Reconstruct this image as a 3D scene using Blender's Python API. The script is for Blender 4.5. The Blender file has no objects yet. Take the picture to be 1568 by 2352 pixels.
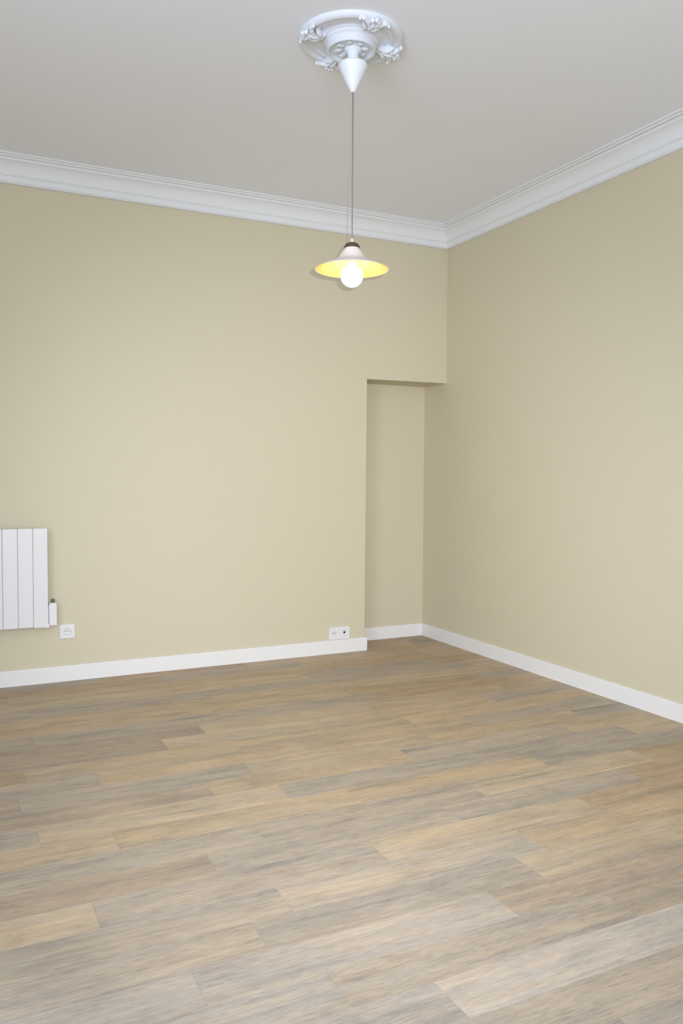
import bpy, bmesh, math, random
from mathutils import Vector, Matrix

random.seed(7)
S = bpy.context.scene
COL = S.collection
PI = math.pi

# ------------------------------------------------------------------ camera
CAM = Vector((-3.49472, -5.27277, 1.30))
YAW, PITCH, ROLL = 0.460127, 0.0480436, 0.0054722
fwd = Vector((math.sin(YAW) * math.cos(PITCH), math.cos(YAW) * math.cos(PITCH), -math.sin(PITCH)))
r0 = Vector((math.cos(YAW), -math.sin(YAW), 0))
u0 = r0.cross(fwd)
right = r0 * math.cos(ROLL) + u0 * math.sin(ROLL)
up = u0 * math.cos(ROLL) - r0 * math.sin(ROLL)
cd = bpy.data.cameras.new('camera')
cam = bpy.data.objects.new('camera', cd)
COL.objects.link(cam)
cd.sensor_fit = 'HORIZONTAL'
cd.sensor_width = 36.0
cd.lens = 1886.6754 / 1568 * 36.0
cd.clip_start = 0.05
m = Matrix((right, up, -fwd)).transposed().to_4x4()
m.translation = CAM
cam.matrix_world = m
S.camera = cam

# ------------------------------------------------------------------ world, lights, exposure
wd = bpy.data.worlds.new('daylight')
S.world = wd
wd.use_nodes = True
bg = wd.node_tree.nodes['Background']
bg.inputs['Color'].default_value = (0.80, 0.90, 1.0, 1)
bg.inputs['Strength'].default_value = 1.0


def area_light(name, loc, direction, sx, sy, power, color):
    l = bpy.data.lights.new(name, 'AREA')
    l.shape = 'RECTANGLE'
    l.size, l.size_y, l.energy, l.color = sx, sy, power, color
    o = bpy.data.objects.new(name, l)
    COL.objects.link(o)
    o.location = loc
    o.rotation_euler = Vector(direction).to_track_quat('-Z', 'Y').to_euler()
    return o


# the camera's own flash, just right of and above the lens
fl = bpy.data.lights.new('camera_flash', 'SPOT')
fl.energy = 445
fl.color = (0.96, 1.0, 1.12)
fl.spot_size = math.radians(64)
fl.spot_blend = 1.0
fl.shadow_soft_size = 0.006
flo = bpy.data.objects.new('camera_flash', fl)
COL.objects.link(flo)
flo.location = CAM + right * 0.052 + up * 0.045 + fwd * 0.02
flo.rotation_euler = (fwd + right * 0.01 - up * 0.08).to_track_quat('-Z', 'Y').to_euler()

# soft light from two unseen windows, added to brighten the walls: in the side wall left of the camera and in the rear wall behind it
RX0, RY0 = -5.1, -6.6          # far sides of the room (left of / behind the camera)
WIN = (-6.2, -4.2)             # the added window along the side wall
WIN2 = (-4.6, -3.0)            # the added window along the rear wall
SKYC = (0.86, 0.99, 1.24)
WZ0, WZ1 = 0.65, 2.65
area_light('added_window_light', (RX0 + 0.02, sum(WIN) / 2, (WZ0 + WZ1) / 2), (1, 0, 0), WIN[1] - WIN[0], WZ1 - WZ0, 108, SKYC)
area_light('added_window_light', (sum(WIN2) / 2, RY0 + 0.02, (WZ0 + WZ1) / 2), (0, 1, 0), WIN2[1] - WIN2[0], WZ1 - WZ0, 62, SKYC)

S.view_settings.view_transform = 'Standard'
S.view_settings.look = 'None'
S.view_settings.gamma = 1
S.view_settings.use_curve_mapping = False
S.view_settings.exposure = 0.14


# ------------------------------------------------------------------ helpers
def lin(c):
    return tuple(((v / 255) / 12.92 if v / 255 <= 0.04045 else ((v / 255 + 0.055) / 1.055) ** 2.4) for v in c)


def mat(name, rgb, rough=0.5, metal=0.0, spec=0.5, emit=None, estr=0.0, bump=0.0, bscale=200, vary=0.0, vscale=3.0):
    """procedural paint / plastic: base colour with faint noise variation and fine relief"""
    mm = bpy.data.materials.new(name)
    mm.use_nodes = True
    nt = mm.node_tree
    b = nt.nodes['Principled BSDF']
    b.inputs['Base Color'].default_value = (*lin(rgb), 1)
    b.inputs['Roughness'].default_value = rough
    b.inputs['Metallic'].default_value = metal
    b.inputs['Specular IOR Level'].default_value = spec
    if emit:
        b.inputs['Emission Color'].default_value = (*emit, 1)
        b.inputs['Emission Strength'].default_value = estr
    tc = nt.nodes.new('ShaderNodeTexCoord')
    if vary:
        n = nt.nodes.new('ShaderNodeTexNoise')
        n.inputs['Scale'].default_value = vscale
        n.inputs['Detail'].default_value = 3
        mr = nt.nodes.new('ShaderNodeMapRange')
        mr.inputs['To Min'].default_value = 1 - vary
        mr.inputs['To Max'].default_value = 1 + vary
        hs = nt.nodes.new('ShaderNodeHueSaturation')
        hs.inputs['Color'].default_value = (*lin(rgb), 1)
        nt.links.new(tc.outputs['Object'], n.inputs['Vector'])
        nt.links.new(n.outputs['Fac'], mr.inputs['Value'])
        nt.links.new(mr.outputs['Result'], hs.inputs['Value'])
        nt.links.new(hs.outputs['Color'], b.inputs['Base Color'])
    if bump:
        n2 = nt.nodes.new('ShaderNodeTexNoise')
        n2.inputs['Scale'].default_value = bscale
        n2.inputs['Detail'].default_value = 4
        bp = nt.nodes.new('ShaderNodeBump')
        bp.inputs['Strength'].default_value = bump
        bp.inputs['Distance'].default_value = 0.002
        nt.links.new(tc.outputs['Object'], n2.inputs['Vector'])
        nt.links.new(n2.outputs['Fac'], bp.inputs['Height'])
        nt.links.new(bp.outputs['Normal'], b.inputs['Normal'])
    return mm


def obj(name, bm, material, parent=None, smooth=False, loc=None):
    bmesh.ops.recalc_face_normals(bm, faces=bm.faces)
    me = bpy.data.meshes.new(name)
    bm.to_mesh(me)
    bm.free()
    if smooth:
        for p in me.polygons:
            p.use_smooth = True
        me.set_sharp_from_angle(angle=math.radians(35))
    me.materials.append(material)
    o = bpy.data.objects.new(name, me)
    COL.objects.link(o)
    if parent:
        o.parent = parent
    if loc:
        o.location = loc
    return o


def struct(name, bm, material, **k):
    o = obj(name, bm, material, **k)
    if not k.get('parent'):
        o['kind'] = 'structure'
    return o


def thing(name, label, cat, loc=(0, 0, 0), rz=0.0, group=None):
    o = bpy.data.objects.new(name, None)
    COL.objects.link(o)
    o.empty_display_size = 0.05
    o.location = loc
    o.rotation_euler = (0, 0, rz)
    o['label'] = label
    o['category'] = cat
    if group:
        o['group'] = group
    return o


def box(bm, x0, y0, z0, x1, y1, z1, bev=0.0, seg=1):
    g = bmesh.ops.create_cube(bm, size=1)
    vs = g['verts']
    for v in vs:
        v.co = Vector((x0 + (v.co.x + .5) * (x1 - x0), y0 + (v.co.y + .5) * (y1 - y0), z0 + (v.co.z + .5) * (z1 - z0)))
    if bev:
        es = list({e for v in vs for e in v.link_edges})
        bmesh.ops.bevel(bm, geom=es, offset=bev, segments=seg, profile=0.5, affect='EDGES')
    return bm


def lathe(bm, prof, n=48, c=(0, 0, 0), a0=0.0):
    """revolve (r, z) points about z; r = 0 makes a pole"""
    rings = []
    for r, z in prof:
        if r < 1e-6:
            rings.append([bm.verts.new((c[0], c[1], c[2] + z))])
        else:
            rings.append([bm.verts.new((c[0] + r * math.cos(a0 + 2 * PI * i / n), c[1] + r * math.sin(a0 + 2 * PI * i / n), c[2] + z)) for i in range(n)])
    for A, B in zip(rings, rings[1:]):
        for i in range(n):
            j = (i + 1) % n
            if len(A) == 1 and len(B) == 1:
                continue
            if len(A) == 1:
                bm.faces.new((A[0], B[i], B[j]))
            elif len(B) == 1:
                bm.faces.new((A[i], A[j], B[0]))
            else:
                bm.faces.new((A[i], A[j], B[j], B[i]))
    return bm


def sweep(bm, prof, A, B, nrm, mitreA=0.0, mitreB=0.0):
    """straight moulding: profile points (out, z) from the wall line A-B, out along nrm; mitre shifts ends by out*mitre"""
    A, B, nrm = Vector(A), Vector(B), Vector(nrm)
    d = (B - A).normalized()
    ra = [bm.verts.new(A + nrm * p + Vector((0, 0, z)) + d * (p * mitreA)) for p, z in prof]
    rb = [bm.verts.new(B + nrm * p + Vector((0, 0, z)) - d * (p * mitreB)) for p, z in prof]
    n = len(prof)
    for i in range(n):
        j = (i + 1) % n
        bm.faces.new((ra[i], ra[j], rb[j], rb[i]))
    bm.faces.new(ra)
    bm.faces.new(rb)
    return bm


def blob(bm, c, rad, axis, tilt=0.0, seg=10):
    """one carved lobe: an ellipsoid with radii rad, long axis along plan angle `axis`"""
    g = bmesh.ops.create_uvsphere(bm, u_segments=seg, v_segments=6, radius=1)
    for v in g['verts']:                       # leaf-like: rounded base, pointed tip
        f = 1 - 0.62 * max(0, v.co.x) ** 1.5
        v.co.y *= f
        v.co.z *= f
    M = Matrix.Translation(c) @ Matrix.Rotation(axis, 4, 'Z') @ Matrix.Rotation(tilt, 4, 'Y') @ Matrix.Diagonal((*rad, 1))
    bmesh.ops.transform(bm, matrix=M, verts=g['verts'])


# ------------------------------------------------------------------ materials
M_WALL = mat('beige_wall_paint', (205, 195, 167), rough=0.55, spec=0.3, bump=0.06, bscale=90, vary=0.012, vscale=1.5)
M_CEIL = mat('white_ceiling_paint', (239, 241, 247), rough=0.7, spec=0.2, bump=0.08, bscale=40, vary=0.015, vscale=2.0)
M_TRIM = mat('white_satin_trim', (229, 226, 220), rough=0.45, spec=0.4)
M_CORN = mat('white_plaster_cornice', (227, 227, 226), rough=0.6, spec=0.3)
M_PLASTER = mat('white_plaster_rosette', (226, 229, 235), rough=0.55, spec=0.35, bump=0.05, bscale=120)
M_RAD = mat('white_radiator_enamel', (221, 218, 215), rough=0.35)
M_DARKGAP = mat('grey_radiator_shadow_gap', (205, 205, 204), rough=0.6)
M_PLATE = mat('white_socket_plastic', (226, 223, 220), rough=0.3)
M_HOLE = mat('black_socket_contact', (40, 38, 36), rough=0.6)
M_GREYP = mat('grey_socket_plastic', (190, 190, 188), rough=0.5)
M_CONE = mat('white_canopy_plastic', (236, 240, 244), rough=0.35)
M_CORD = mat('grey_brown_cord', (138, 122, 116), rough=0.7)
M_CAP = mat('dark_bronze_cap', (84, 66, 58), rough=0.4, metal=0.3)
M_GRIP = mat('pale_cord_grip', (205, 196, 180), rough=0.5)
M_SHADE = mat('cream_enamel_shade', (226, 212, 200), rough=0.4)
M_SHADEIN = mat('glow_tinted_shade_lining', (250, 232, 150), rough=0.4)  # the bulb's yellow light on the white inside is put into this colour
M_BULB = mat('frosted_bulb_glow', (255, 240, 200), rough=0.3, emit=(1.0, 0.80, 0.42), estr=9.0)
M_KNOB = mat('dark_valve_knob', (96, 94, 84), rough=0.5)
M_SUB = mat('grey_subfloor', (110, 98, 84), rough=0.8)
M_OUT = mat('white_window_frame', (235, 235, 233), rough=0.4)


def glass_mat():
    mm = bpy.data.materials.new('window_glass')
    mm.use_nodes = True
    nt = mm.node_tree
    nt.nodes.clear()
    o = nt.nodes.new('ShaderNodeOutputMaterial')
    mx = nt.nodes.new('ShaderNodeMixShader')
    t = nt.nodes.new('ShaderNodeBsdfTransparent')
    g = nt.nodes.new('ShaderNodeBsdfGlossy')
    g.inputs['Roughness'].default_value = 0.02
    f = nt.nodes.new('ShaderNodeFresnel')
    nt.links.new(f.outputs[0], mx.inputs[0])
    nt.links.new(t.outputs[0], mx.inputs[1])
    nt.links.new(g.outputs[0], mx.inputs[2])
    nt.links.new(mx.outputs[0], o.inputs[0])
    return mm


M_GLASS = glass_mat()


def plank_mat():
    """oak-look vinyl: tone from the plank's own colour, streaks along its length, offset per plank"""
    mm = bpy.data.materials.new('oak_vinyl_plank')
    mm.use_nodes = True
    nt = mm.node_tree
    N, L = nt.nodes, nt.links
    b = N['Principled BSDF']
    b.inputs['Specular IOR Level'].default_value = 0.45
    tc = N.new('ShaderNodeTexCoord')
    oi = N.new('ShaderNodeObjectInfo')
    mul = N.new('ShaderNodeVectorMath'); mul.operation = 'SCALE'
    cmb = N.new('ShaderNodeCombineXYZ')
    for i, k in enumerate((37.0, 53.0, 71.0)):
        mu = N.new('ShaderNodeMath'); mu.operation = 'MULTIPLY'; mu.inputs[1].default_value = k
        L.new(oi.outputs['Random'], mu.inputs[0]); L.new(mu.outputs[0], cmb.inputs[i])
    add = N.new('ShaderNodeVectorMath'); add.operation = 'ADD'
    L.new(tc.outputs['Object'], add.inputs[0]); L.new(cmb.outputs[0], add.inputs[1])

    def noise(sx, sy, detail, rough=0.55, dist=0.0):
        mp = N.new('ShaderNodeMapping')
        mp.inputs['Scale'].default_value = (sx, sy, 1)
        n = N.new('ShaderNodeTexNoise')
        n.inputs['Scale'].default_value = 1
        n.inputs['Detail'].default_value = detail
        n.inputs['Roughness'].default_value = rough
        n.inputs['Distortion'].default_value = dist
        L.new(add.outputs[0], mp.inputs['Vector']); L.new(mp.outputs[0], n.inputs['Vector'])
        return n.outputs['Fac']

    def ramp(fac, stops):
        r = N.new('ShaderNodeValToRGB')
        e = r.color_ramp.elements
        e[0].position, e[0].color = stops[0][0], (*stops[0][1], 1)
        e[1].position, e[1].color = stops[-1][0], (*stops[-1][1], 1)
        for p, c in stops[1:-1]:
            k = e.new(p); k.color = (*c, 1)
        L.new(fac, r.inputs[0])
        return r.outputs[0]

    def mixc(kind, a, bb, f):
        x = N.new('ShaderNodeMix'); x.data_type = 'RGBA'; x.blend_type = kind
        if isinstance(f, float): x.inputs[0].default_value = f
        else: L.new(f, x.inputs[0])
        L.new(a, x.inputs[6])
        L.new(bb, x.inputs[7])
        return x.outputs[2]

    broad = noise(1.3, 20, 4, 0.6, 0.3)                       # wide streaks: grey-washed / warm
    c_b = ramp(broad, [(0.28, (0.77, 0.79, 0.81)), (0.45, (0.96, 0.95, 0.95)), (0.58, (1.06, 1.0, 0.94)), (0.74, (1.20, 1.12, 1.00))])
    c1 = mixc('MULTIPLY', oi.outputs['Color'], c_b, 1.0)
    blot = noise(4.5, 11, 3, 0.6, 0.5)              # limed patches
    c_l = ramp(blot, [(0.32, (0.84, 0.84, 0.85)), (0.5, (1, 1, 1)), (0.66, (1.08, 1.08, 1.10))])
    c1 = mixc('MULTIPLY', c1, c_l, 0.8)
    mid = noise(3.5, 75, 4, 0.6, 0.4)               # grain
    c_m = ramp(mid, [(0.28, (0.80, 0.79, 0.77)), (0.5, (1, 1, 1)), (0.75, (1.12, 1.12, 1.12))])
    c2 = mixc('MULTIPLY', c1, c_m, 0.75)
    fine = noise(22, 240, 4, 0.7)                   # pores
    c_f = ramp(fine, [(0.30, (0.72, 0.70, 0.68)), (0.5, (1, 1, 1)), (0.7, (1.17, 1.17, 1.18))])
    c3 = mixc('MULTIPLY', c2, c_f, 0.8)
    kn = noise(5.5, 22, 2, 0.5, 1.2)                # occasional knots
    c_k = ramp(kn, [(0.20, (0.62, 0.58, 0.54)), (0.27, (1, 1, 1)), (1.0, (1, 1, 1))])
    c4 = mixc('MULTIPLY', c3, c_k, 0.7)
    L.new(c4, b.inputs['Base Color'])
    mr = N.new('ShaderNodeMapRange')
    mr.inputs['To Min'].default_value = 0.46
    mr.inputs['To Max'].default_value = 0.62
    L.new(mid, mr.inputs['Value']); L.new(mr.outputs[0], b.inputs['Roughness'])
    bp = N.new('ShaderNodeBump')
    bp.inputs['Strength'].default_value = 0.25
    bp.inputs['Distance'].default_value = 0.0008
    L.new(fine, bp.inputs['Height']); L.new(bp.outputs[0], b.inputs['Normal'])
    return mm


M_PLANK = plank_mat()

# ------------------------------------------------------------------ room shell
H = 3.12703          # ceiling
NW, ND, NH = 0.68607, 0.30661, 1.97941   # niche width, depth, height
TH = 0.20            # wall thickness

# left wall with the niche beside the corner
bm = bmesh.new()
V = lambda x, y, z: bm.verts.new((x, y, z))
yb = ND + 0.12
fa = [V(RX0, 0, -0.01), V(-NW, 0, -0.01), V(-NW, 0, NH), V(0, 0, NH), V(0, 0, H), V(RX0, 0, H)]
bm.faces.new(fa)
nb = [V(-NW, ND, -0.01), V(-NW, ND, NH), V(0, ND, NH), V(0, ND, -0.01)]
bm.faces.new((fa[1], nb[0], nb[1], fa[2]))       # jamb
bm.faces.new((fa[2], nb[1], nb[2], fa[3]))       # soffit
bm.faces.new((nb[0], nb[3], nb[2], nb[1]))       # back of niche
bk = [V(RX0, yb, -0.01), V(0, yb, -0.01), V(0, yb, H), V(RX0, yb, H)]
bm.faces.new(bk)
bm.faces.new((fa[0], fa[5], bk[3], bk[0]))
bm.faces.new((fa[5], fa[4], bk[2], bk[3]))
bm.faces.new((fa[4], fa[3], nb[2], nb[3], bk[1], bk[2]))
bm.faces.new((fa[0], bk[0], bk[1], nb[3], nb[0], fa[1]))
es = [e for e in bm.edges if {e.verts[0], e.verts[1]} in ({fa[1], fa[2]}, {fa[2], fa[3]})]
bmesh.ops.bevel(bm, geom=es, offset=0.004, segments=3, profile=0.5, affect='EDGES')
struct('wall_left', bm, M_WALL)

bm = bmesh.new(); box(bm, 0, RY0 - TH, -0.01, TH, yb, H)
struct('wall_right', bm, M_WALL)
# side and rear walls, each with an unseen window added to light the room
bm = bmesh.new()
box(bm, RX0 - TH, RY0 - TH, -0.01, RX0, WIN[0], H)
box(bm, RX0 - TH, WIN[1], -0.01, RX0, yb, H)
box(bm, RX0 - TH, WIN[0], -0.01, RX0, WIN[1], WZ0)
box(bm, RX0 - TH, WIN[0], WZ1, RX0, WIN[1], H)
struct('wall_side', bm, M_WALL)
bm = bmesh.new()
box(bm, RX0, RY0 - TH, -0.01, WIN2[0], RY0, H)
box(bm, WIN2[1], RY0 - TH, -0.01, 0, RY0, H)
box(bm, WIN2[0], RY0 - TH, -0.01, WIN2[1], RY0, WZ0)
box(bm, WIN2[0], RY0 - TH, WZ1, WIN2[1], RY0, H)
struct('wall_rear', bm, M_WALL)


def window(name, a, b, place):
    """added, unseen double-leaf window; place(t, d, z) puts along-wall t and inward depth d into the room frame"""
    c = (a + b) / 2

    def bx(bm, t0, d0, z0, t1, d1, z1, bev=0.0):
        p, q = place(t0, d0), place(t1, d1)
        box(bm, min(p[0], q[0]), min(p[1], q[1]), z0, max(p[0], q[0]), max(p[1], q[1]), z1, bev)
    bm = bmesh.new()
    for q0, q1 in ((a, a + .06), (b - .06, b), (c - .04, c + .04)):
        bx(bm, q0, -.12, WZ0, q1, -.06, WZ1, 0.006)
    for q0, q1 in ((WZ0, WZ0 + .07), (WZ1 - .07, WZ1)):
        bx(bm, a, -.12, q0, b, -.06, q1, 0.006)
    w = struct(name, bm, M_OUT)
    for q0, q1 in ((a + .06, c - .04), (c + .04, b - .06)):
        bm = bmesh.new()
        bx(bm, q0, -.094, WZ0 + .07, q1, -.088, WZ1 - .07)
        obj('pane', bm, M_GLASS, w)


window('added_window_1', *WIN, lambda t, d: (RX0 + d, t))
window('added_window_2', *WIN2, lambda t, d: (t, RY0 + d))

bm = bmesh.new(); box(bm, RX0 - TH, RY0 - TH, H, TH, yb, H + 0.15)
struct('ceiling', bm, M_CEIL)

# ------------------------------------------------------------------ floor: subfloor + planks
bm = bmesh.new(); box(bm, RX0 - TH, RY0 - TH, -0.12, TH, yb, -0.006)
floor = struct('floor', bm, M_SUB)
PL, PW, PY0 = 0.943, 0.156, -3.709
ANCH = {-2: -2.05, -1: -1.62, 0: -2.37, 1: -2.602, 2: -1.975, 3: -1.753, 4: -2.56, 5: -3.09, 6: -.803, 7: -1.52, 8: -2.0,
        9: -2.24, 10: -1.56, 11: -2.276, 12: -1.95, 13: -3.17, 14: -2.53, 15: -2.303, 16: -1.2, 17: -1.33, 23: -NW - 0.943}
TONE = {'L': (188, 170, 142), 'T': (185, 165, 135), 'B': (177, 155, 124), 'G': (173, 160, 141), 'g': (169, 153, 132),
        'P': (177, 165, 148), 'Q': (191, 178, 160), 'N': (180, 166, 145)}
# tone of the planks the photograph shows, by row and by a point inside the plank
SEEN = {-2: [(-2.5, 'G'), (-1.6, 'P'), (-.9, 'G')], -1: [(-2.1, 'G'), (-1.2, 'G'), (-3.0, 'P')],
        0: [(-2.84, 'P'), (-1.9, 'Q'), (-1.0, 'T')], 1: [(-3.07, 'P'), (-2.13, 'G'), (-1.2, 'g')],
        2: [(-3.39, 'P'), (-2.45, 'P'), (-1.5, 'g'), (-.5, 'T')], 3: [(-3.17, 'G'), (-2.22, 'G'), (-1.28, 'L'), (-.4, 'T')],
        4: [(-3.03, 'G'), (-2.09, 'N'), (-1.15, 'T')], 5: [(-3.56, 'L'), (-2.62, 'G'), (-1.68, 'L'), (-.73, 'B')],
        6: [(-3.16, 'g'), (-2.22, 'G'), (-1.27, 'G'), (-.33, 'B')], 7: [(-2.93, 'G'), (-1.99, 'G'), (-1.05, 'L'), (-.11, 'B')],
        8: [(-2.5, 'T'), (-1.5, 'T'), (-.6, 'G')], 9: [(-3.6, 'G'), (-2.71, 'L'), (-1.77, 'G'), (-.83, 'G')],
        10: [(-2.97, 'g'), (-2.03, 'T'), (-1.09, 'G'), (-.15, 'T')], 11: [(-2.75, 'G'), (-1.8, 'L'), (-.86, 'T')],
        12: [(-2.5, 'T'), (-1.5, 'T'), (-.6, 'G')], 13: [(-3.6, 'B'), (-2.7, 'T'), (-1.76, 'T'), (-.81, 'T')],
        14: [(-3.0, 'g'), (-2.06, 'L'), (-1.12, 'T')], 15: [(-2.77, 'g'), (-1.83, 'L'), (-.89, 'T')],
        16: [(-2.61, 'G'), (-1.67, 'G'), (-.73, 'B')], 17: [(-2.74, 'T'), (-1.8, 'T'), (-.86, 'B')]}
plank_mesh = {}


def plank_at(x0, x1, y0, y1, tone):
    g = 0.0002
    lx, ly = round(x1 - x0 - 2 * g, 4), round(y1 - y0 - 2 * g, 4)
    if lx < 0.01 or ly < 0.01:
        return
    key = (lx, ly)
    if key not in plank_mesh:
        b_ = bmesh.new()
        box(b_, -lx / 2, -ly / 2, -0.006, lx / 2, ly / 2, 0)
        te = [e for e in b_.edges if all(v.co.z > -1e-5 for v in e.verts)]
        bmesh.ops.bevel(b_, geom=te, offset=0.0002, segments=1, affect='EDGES')
        bmesh.ops.recalc_face_normals(b_, faces=b_.faces)
        me = bpy.data.meshes.new('plank')
        b_.to_mesh(me); b_.free()
        me.materials.append(M_PLANK)
        plank_mesh[key] = me
    o = bpy.data.objects.new('plank', plank_mesh[key])
    COL.objects.link(o)
    o.parent = floor
    o.location = ((x0 + x1) / 2, (y0 + y1) / 2, random.uniform(-0.00012, 0.0))
    f = random.uniform(0.97, 1.03)
    o.color = (*[min(1, c * f) for c in lin(TONE[tone])], 1)


k0 = math.floor((RY0 - PY0) / PW)
for k in range(k0, 26):
    y0, y1 = PY0 + k * PW, PY0 + (k + 1) * PW
    y0, y1 = max(y0, RY0), min(y1, ND)
    if y1 <= y0:
        continue
    a = ANCH.get(k, -1 - random.random() * 0.9)
    x = a - PL * math.ceil((a - RX0) / PL)
    while x < 0:
        tone = random.choice('TTTGGgLB' if k > 17 else 'TTGGgLP')
        for px, t in SEEN.get(k, []):
            if x <= px < x + PL:
                tone = t
        x0, x1 = max(x, RX0), min(x + PL, 0)
        if y0 >= -0.001:                       # inside the niche
            plank_at(max(x0, -NW), x1, y0, y1, tone)
        elif y1 > 0 and x1 <= -NW + 1e-4:      # cut along the wall
            plank_at(x0, x1, y0, 0, tone)
        else:
            plank_at(x0, x1, y0, y1, tone)
        x += PL

# ------------------------------------------------------------------ baseboards
BH, BT = 0.0975, 0.013
bprof = [(0, 0), (BT, 0), (BT, BH - .004), (BT - .0012, BH - .0012), (BT - .004, BH), (0, BH)]
bm = bmesh.new()
sweep(bm, bprof, (RX0, 0, 0), (-NW, 0, 0), (0, -1, 0), 1, -1)
sweep(bm, bprof, (-NW, 0, 0), (-NW, ND, 0), (1, 0, 0), -1, 1)
bmesh.ops.remove_doubles(bm, verts=bm.verts, dist=1e-5)
struct('baseboard_left', bm, M_TRIM)
bm = bmesh.new(); sweep(bm, bprof, (-NW, ND, 0), (0, ND, 0), (0, -1, 0), 1, 1)
struct('baseboard_niche', bm, M_TRIM)
bm = bmesh.new(); sweep(bm, bprof, (0, ND, 0), (0, RY0, 0), (-1, 0, 0), 1, 1)
struct('baseboard_right', bm, M_TRIM)
bm = bmesh.new(); sweep(bm, bprof, (0, RY0, 0), (RX0, RY0, 0), (0, 1, 0), 1, 1)
struct('baseboard_rear', bm, M_TRIM)
bm = bmesh.new(); sweep(bm, bprof, (RX0, RY0, 0), (RX0, 0, 0), (1, 0, 0), 1, 1)
struct('baseboard_side', bm, M_TRIM)

# ------------------------------------------------------------------ cornice


def arc(cx, cz, rx, rz, a0, a1, n):
    return [(cx + rx * math.cos(math.radians(a0 + (a1 - a0) * i / n)), cz + rz * math.sin(math.radians(a0 + (a1 - a0) * i / n))) for i in range(n + 1)]


cp = [(0, 0), (0.123, 0)]
cp += arc(0.117, -0.005, 0.006, 0.005, 40, -110, 5)      # bead on the ceiling
cp += [(0.110, -0.006)]
cp += arc(0.101, -0.012, 0.008, 0.008, 20, -120, 5)      # second, wider bead
cp += [(0.090, -0.014), (0.087, -0.026)]
cp += arc(0.105, -0.112, 0.070, 0.084, 106, 172, 9)      # cove
cp += [(0.032, -0.101), (0.032, -0.106), (0.027, -0.108), (0.020, -0.136)]
cp += arc(0.014, -0.142, 0.009, 0.006, 60, -90, 5)
cp += [(0, -0.149)]
cp = [(p, z) for p, z in cp]
cz = 3.12703
for n_, (A, B, nn) in enumerate([((RX0, 0, cz), (0, 0, cz), (0, -1, 0)), ((0, 0, cz), (0, RY0, cz), (-1, 0, 0)),
                                 ((0, RY0, cz), (RX0, RY0, cz), (0, 1, 0)), ((RX0, RY0, cz), (RX0, 0, cz), (1, 0, 0))]):
    bm = bmesh.new(); sweep(bm, cp, A, B, nn, 1, 1)
    struct('trim_%d' % (n_ + 1), bm, M_CORN, smooth=True)

# ------------------------------------------------------------------ ceiling medallion
MX, MY = -1.8885, -2.099
med = thing('ceiling_medallion', 'round white plaster ceiling rosette with leaf ornament above the hanging lamp', 'ceiling medallion', (MX, MY, H))
bm = bmesh.new()
lathe(bm, [(0.222, 0), (0.222, -.006), (0.216, -.016), (.206, -.021), (.196, -.021), (.188, -.016), (.183, -.009), (.176, -.013),
           (.168, -.013), (.162, -.006), (.158, -.004), (.158, 0)], 72)
obj('outer_ring', bm, M_PLASTER, med, True)
bm = bmesh.new()
lathe(bm, [(.158, 0), (.158, -.004), (.130, -.005), (.122, -.012), (.118, -.012), (.116, -.020), (.108, -.026), (.104, -.046),
           (.1015, -.053), (.097, -.055), (.092, -.053), (.089, -.046), (.086, -.043), (.04, -.041), (0, -.041)], 72)
obj('raised_drum', bm, M_PLASTER, med, True)
for ang in (180, 271, 357, 90):
    t = math.radians(ang)
    bm = bmesh.new()
    d = Vector((math.cos(t), math.sin(t), 0)); s = Vector((-math.sin(t), math.cos(t), 0))
    for rr, ss, lr, wr, hh, turn in ((.180, 0, .044, .013, .022, 0), (.160, .024, .032, .012, .019, 40), (.160, -.024, .032, .012, .019, -40),
                                     (.196, .030, .030, .012, .018, 70), (.196, -.030, .030, .012, .018, -70), (.205, .052, .022, .010, .014, 95),
                                     (.205, -.052, .022, .010, .014, -95), (.138, .010, .022, .011, .016, 15), (.138, -.010, .022, .011, .016, -15)):
        c = d * rr + s * ss + Vector((0, 0, -.020 if rr > .15 else -.014))
        blob(bm, c, (lr, wr, hh), t + math.radians(turn))
    for rr, ss, q in ((.212, .014, .012), (.212, -.014, .012), (.152, .020, .010), (.152, -.020, .010), (.222, 0, .011), (.203, .066, .008), (.203, -.066, .008),
                      (.182, .016, .010), (.182, -.016, .010)):
        blob(bm, d * rr + s * ss + Vector((0, 0, -.028 if rr > .16 else -.020)), (q, q, q), 0, seg=8)
    obj('acanthus_leaf', bm, M_PLASTER, med, True)
for i in range(8):
    t = 2 * PI * i / 8 + .2
    bm = bmesh.new()
    blob(bm, Vector((math.cos(t) * .056, math.sin(t) * .056, -.044)), (.021, .012, .007), t, 0.12)
    blob(bm, Vector((math.cos(t) * .066, math.sin(t) * .066, -.046)), (.010, .014, .006), t)
    obj('petal', bm, M_PLASTER, med, True)

# ------------------------------------------------------------------ pendant lamp
LX, LY = -1.8825, -2.1068
lamp = thing('pendant_lamp', 'lit pendant lamp with flared cream shade hanging on a thin cord from the ceiling', 'pendant lamp', (LX, LY, H))
Z = lambda z: z - H
bm = bmesh.new()
lathe(bm, [(0, Z(3.088)), (.036, Z(3.087)), (.038, Z(3.080)), (.030, Z(3.070)), (.024, Z(3.064)), (.024, Z(3.012)), (0, Z(3.012))], 32)
obj('canopy_stem', bm, M_CONE, lamp, True)
bm = bmesh.new()
lathe(bm, [(0, Z(3.024)), (.050, Z(3.023)), (.058, Z(3.021)), (.0615, Z(3.015)), (.0605, Z(3.006)), (.054, Z(2.993)), (.030, Z(2.943)), (.014, Z(2.913)),
           (.008, Z(2.905)), (.0, Z(2.903))], 48)
obj('canopy', bm, M_CONE, lamp, True)
bm = bmesh.new()
lathe(bm, [(0, Z(2.908)), (.0030, Z(2.908)), (.0030, Z(2.288)), (0, Z(2.288))], 12)
obj('cord', bm, M_CORD, lamp, True)
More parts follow.
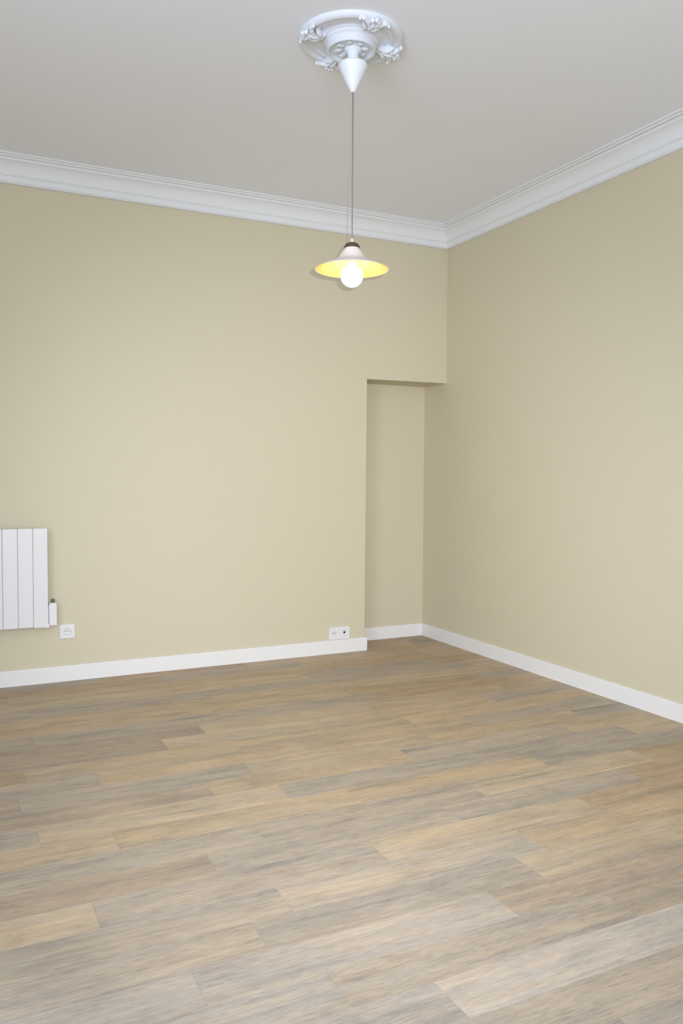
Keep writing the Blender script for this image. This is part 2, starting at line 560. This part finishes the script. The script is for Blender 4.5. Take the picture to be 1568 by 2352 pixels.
bm = bmesh.new()
lathe(bm, [(0, Z(2.295)), (.005, Z(2.295)), (.007, Z(2.290)), (.008, Z(2.274)), (0, Z(2.274))], 20)
obj('cord_grip', bm, M_GRIP, lamp, True)
bm = bmesh.new()
lathe(bm, [(0, Z(2.279)), (.016, Z(2.278)), (.026, Z(2.273)), (.033, Z(2.264)), (.034, Z(2.256)), (.030, Z(2.254)), (0, Z(2.254))], 40)
obj('shade_cap', bm, M_CAP, lamp, True)
RIM = 2.167
outer = [(.031, 2.256), (.036, 2.249), (.046, 2.236), (.056, 2.222), (.066, 2.211), (.082, 2.200), (.110, 2.188), (.140, 2.175), (.1575, RIM), ]
inner = [(.1565, RIM - .001), (.139, 2.172), (.109, 2.185), (.081, 2.197), (.064, 2.207), (.053, 2.219), (.043, 2.233), (.033, 2.246), (.028, 2.252)]
bm = bmesh.new()
lathe(bm, [(r, Z(z)) for r, z in outer] + [(.1585, Z(RIM - .0015)), (.1565, Z(RIM - .0022)), (.1558, Z(RIM - .0012))], 64)
sh = obj('lamp_shade', bm, M_SHADE, lamp, True)
bm = bmesh.new()
lathe(bm, [(r - .0004, Z(z) - .0006) for r, z in inner], 64)
obj('shade_lining', bm, M_SHADEIN, sh, True)
bm = bmesh.new()
lathe(bm, [(0, Z(2.252)), (.022, Z(2.252)), (.022, Z(2.198)), (.017, Z(2.188)), (0, Z(2.188))], 32)
obj('bulb_socket', bm, M_GRIP, lamp, True)
bm = bmesh.new()
lathe(bm, [(.0, Z(2.192)), (.014, Z(2.192)), (.018, Z(2.186))] + [(.048 * math.cos(math.radians(a)), Z(2.139) + .048 * math.sin(math.radians(a))) for a in range(64, -90, -11)] + [(0, Z(2.091))], 40)
obj('light_bulb', bm, M_BULB, lamp, True)

# ------------------------------------------------------------------ radiator
EW, RZ0, RZ1, RR = 0.0845, 0.362, 0.960, -2.894
rad = thing('radiator', 'white wall radiator with flat vertical elements at the left edge above the baseboard', 'radiator', (RR, 0, RZ0))
rx = lambda x: x - RR
HZ = RZ1 - RZ0
for i in range(9):
    x1 = -i * EW
    bm = bmesh.new()
    box(bm, x1 - EW + .0032, -.108, 0.004 if i else -0.001, x1, -.1012, HZ - .002, .0028, 2)       # flat front
    box(bm, x1 - EW / 2 - .012, -.0968, .02, x1 - EW / 2 + .012, -.040, HZ - .02, .003)            # web behind it
    obj('radiator_element', bm, M_RAD, rad)
for z in (.045, HZ - .045):
    bm = bmesh.new()
    g = bmesh.ops.create_cone(bm, cap_ends=True, segments=20, radius1=.017, radius2=.017, depth=9 * EW - .01)
    bmesh.ops.transform(bm, matrix=Matrix.Translation((-4.5 * EW, -.060, z)) @ Matrix.Rotation(PI / 2, 4, 'Y'), verts=g['verts'])
    obj('header_pipe', bm, M_RAD, rad, True)
bm = bmesh.new()
box(bm, -9 * EW + .002, -.1010, .010, -.004, -.0970, HZ - .010)
obj('back_panel', bm, M_DARKGAP, rad)
for x in (-.16, -.60):
    bm = bmesh.new(); box(bm, x - .015, -.0968, .1, x + .015, .0, HZ - .1, .002)
    obj('wall_bracket', bm, M_RAD, rad)
bm = bmesh.new(); box(bm, -.024, -.1095, -.004, .006, -.060, .020, .004, 2)
obj('end_cap', bm, M_RAD, rad)
bm = bmesh.new(); box(bm, .006, -.090, .0035, .0525, -.035, .142, .005, 2)
box(bm, -.010, -.080, .015, .010, -.045, .125, .002)
cb = obj('control_box', bm, M_PLATE, rad)
bm = bmesh.new()
lathe(bm, [(0, .142), (.011, .142), (.011, .158), (.009, .162), (0, .162)], 20, (.032, -.062, 0))
obj('control_knob', bm, M_KNOB, cb, True)

# ------------------------------------------------------------------ sockets


def plate(bm, cells, hw, hh, r, dz=0.0, bev=0.002):
    """cover plate facing -y, made of cells side by side, each with a round well of radius r"""
    n = 48
    for cx in cells:
        dirs = [(math.cos(2 * PI * i / n), math.sin(2 * PI * i / n)) for i in range(n)]
        ca = math.atan2(hh, hw)
        sq = []
        for i, (c_, s_) in enumerate(dirs):
            k = min(hw / max(abs(c_), 1e-9), hh / max(abs(s_), 1e-9))
            x, z = c_ * k, s_ * k
            if abs(math.atan2(abs(s_), abs(c_)) - ca) < PI / n:
                x, z = math.copysign(hw, c_), math.copysign(hh, s_)
            sq.append((x, z))
        loops = [[(cx + x, 0, z) for x, z in sq], [(cx + x, -.0115 + bev, z) for x, z in sq],
                 [(cx + x * (1 - bev / hw), -.0115, z * (1 - bev / hh)) for x, z in sq],
                 [(cx + (r + .003) * c_, -.0115, dz + (r + .003) * s_) for c_, s_ in dirs],
                 [(cx + (r + .0015) * c_, -.0135, dz + (r + .0015) * s_) for c_, s_ in dirs],
                 [(cx + r * c_, -.0125, dz + r * s_) for c_, s_ in dirs],
                 [(cx + (r - .0015) * c_, -.0035, dz + (r - .0015) * s_) for c_, s_ in dirs]]
        vl = [[bm.verts.new(p) for p in lp] for lp in loops]
        for A, B in zip(vl, vl[1:]):
            for i in range(n):
                bm.faces.new((A[i], A[(i + 1) % n], B[(i + 1) % n], B[i]))
        bm.faces.new(vl[-1])
        bm.faces.new(vl[0])
    bmesh.ops.remove_doubles(bm, verts=bm.verts, dist=1e-5)
    return bm


def socket_insert(cx, cz, parent, kind):
    """contacts at the bottom of a well, facing -y"""
    R = Matrix.Translation((cx, -.0035, cz)) @ Matrix.Rotation(PI / 2, 4, 'X')

    def add(name, bm, m, p):
        bmesh.ops.transform(bm, matrix=R, verts=bm.verts)
        return obj(name, bm, m, p, True)
    if kind == 'power':
        for sx in (-.0095, .0095):
            add('contact_hole', lathe(bmesh.new(), [(0, .0004), (.0030, .0004), (.0030, 0), (0, 0)], 12, (sx, 0, 0)), M_HOLE, parent)
        add('earth_pin', lathe(bmesh.new(), [(0, .012), (.0020, .011), (.0026, .009), (.0026, 0), (0, 0)], 12, (0, .010, 0)), M_GREYP, parent)
    if kind == 'aerial':
        add('aerial_jack', lathe(bmesh.new(), [(0, .0060), (.0070, .0060), (.0076, .0050), (.0076, 0), (0, 0)], 20), M_HOLE, parent)
    if kind == 'phone':
        add('phone_jack', box(bmesh.new(), -.013, -.006, 0, .013, .006, .0060, .001), M_GREYP, parent)


s1 = thing('wall_socket', 'square white single power socket on the wall right of the radiator', 'socket', (-2.772, 0, .310))
obj('cover_plate', plate(bmesh.new(), [0], .045, .0445, .021), M_PLATE, s1, True)
socket_insert(0, 0, s1, 'power')
s2 = thing('double_socket', 'white double outlet plate with a dark aerial hole resting on the baseboard by the niche', 'socket', (-.897, 0, .1445))
bm = bmesh.new()
plate(bm, [-.041, .041], .041, .0455, .0195, .002, .0006)
obj('cover_plate', bm, M_PLATE, s2, True)
socket_insert(-.041, .002, s2, 'phone')
socket_insert(.041, .002, s2, 'aerial')
